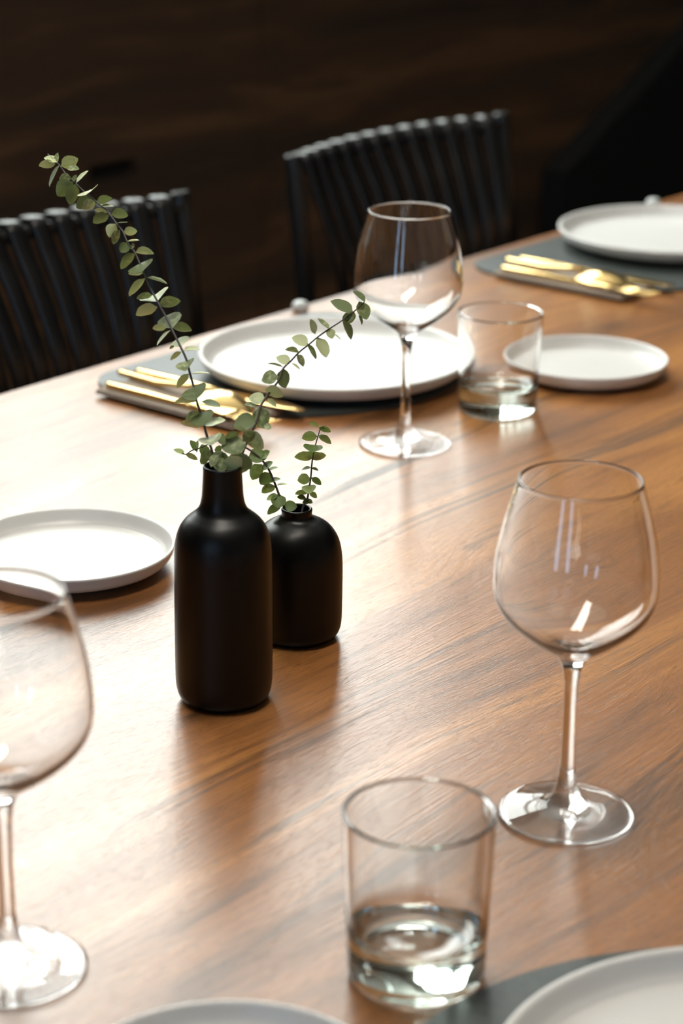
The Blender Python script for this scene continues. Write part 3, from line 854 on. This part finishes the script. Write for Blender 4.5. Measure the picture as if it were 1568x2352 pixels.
def spoon(x, y, z, rz, label):
    """lies face down, the bowl's back up"""
    r = empty('table_spoon', (x, y, z), label, 'spoon', 'gold table spoons', rz=rz)
    link('handle', bar([(0, 0.095, 0.003), (0, 0.091, 0.003), (0, 0.04, 0.004), (0, 0.0, 0.010), (0, -0.012, 0.0125)], [0.006, 0.0085, 0.008, 0.0056, 0.007], [0.004, 0.0062, 0.006, 0.0045, 0.003]), M['gold'], r)
    L, Wd, D, t = 0.074, 0.055, 0.0135, 0.0014
    vs, fs = [], []
    nr, na = 8, 32
    for lay in (0, 1):
        for i in range(nr + 1):
            q = i / nr
            for k in range(na):
                a = 2 * PI * k / na
                ex = 0.5 * Wd * q * math.cos(a) * (1.0 + 0.12 * math.sin(a))
                ey = -0.5 * L + 0.5 * L * q * math.sin(a)
                vs.append((ex * (1 - 0.03 * lay), -0.008 + ey, 0.0012 + D * (1 - q ** 2.2) - t * lay * (1 - 0.6 * q)))
    def idx(l, i, k): return l * (nr + 1) * na + i * na + k % na
    for l in (0, 1):
        for i in range(nr):
            for k in range(na):
                f = (idx(l, i, k), idx(l, i + 1, k), idx(l, i + 1, k + 1), idx(l, i, k + 1))
                fs.append(f if l == 0 else f[::-1])
    for k in range(na): fs.append((idx(0, nr, k), idx(1, nr, k), idx(1, nr, k + 1), idx(0, nr, k + 1)))
    me = mesh('bowl', vs, fs)
    bm = bmesh.new(); bm.from_mesh(me)
    bmesh.ops.remove_doubles(bm, verts=bm.verts, dist=1e-6)
    bmesh.ops.recalc_face_normals(bm, faces=bm.faces); bm.to_mesh(me); bm.free()
    link('bowl', me, M['gold'], r)
    return r

def fork(x, y, z, rz, label):
    r = empty('table_fork', (x, y, z), label, 'fork', 'gold table forks', rz=rz)
    handle(r, 0.105, 0.0, 0.003)
    link('head', bar([(0, 0.0, 0.003), (0, -0.015, 0.0045), (0, -0.03, 0.0065), (0, -0.045, 0.006), (0, -0.052, 0.0055)], [0.0045, 0.010, 0.0175, 0.0205, 0.0205], [0.0036, 0.003, 0.0026, 0.0024, 0.0022]), M['gold'], r)
    for k in range(4):
        tx = -0.0085 + 0.00567 * k
        link('tine', bar([(tx, -0.050, 0.0056), (tx, -0.07, 0.0042), (tx, -0.088, 0.0052), (tx * 0.97, -0.096, 0.0068)], [0.0034, 0.0030, 0.0024, 0.0010], [0.0022, 0.002, 0.0018, 0.001], 8), M['gold'], r)
    return r

NZ = TOP + 0.0078
def setting(dx, dy, where):
    napkin(1.462 + dx, 1.362 + dy, 'folded taupe napkin under the gold cutlery ' + where)
    knife(1.4985 + dx - 0.003, 1.362 + dy, NZ, 0.03, 'gold knife with a slim handle, next to the plate, ' + where)
    spoon(1.470 + dx, 1.372 + dy, NZ, -0.10, 'gold spoon lying face down between knife and fork ' + where)
    fork(1.444 + dx, 1.342 + dy, NZ, 0.01, 'gold fork, outermost of the cutlery from the plate, ' + where)
setting(0.0, 0.0, 'left of the middle plate')
setting(0.612, -0.008, 'left of the far right plate')

# stand-ins for unidentified pale spots at the far edge, mostly behind the big plates
def rest(x, y, label):
    prof = [(0.0, 0.0), (0.006, 0.0), (0.0080, 0.001), (0.0090, 0.004), (0.0085, 0.007), (0.0065, 0.0098), (0.003, 0.0112), (0.0, 0.0115)]
    o = link('pale_piece', lathe_mesh('pale_piece', [(max(0, p.x), max(0, p.y)) for p in catmull([(a, b, 0) for a, b in prof], 3)], 40), M['pale_glaze'], None, (x, y, TOP + 0.0003))
    tag(o, label, 'unidentified piece', 'pale rounded pieces')
rest(1.793, 1.510, 'small pale rounded piece at the table edge behind the middle plate')
rest(2.485, 1.510, 'small pale rounded piece at the table edge behind the far right plate')
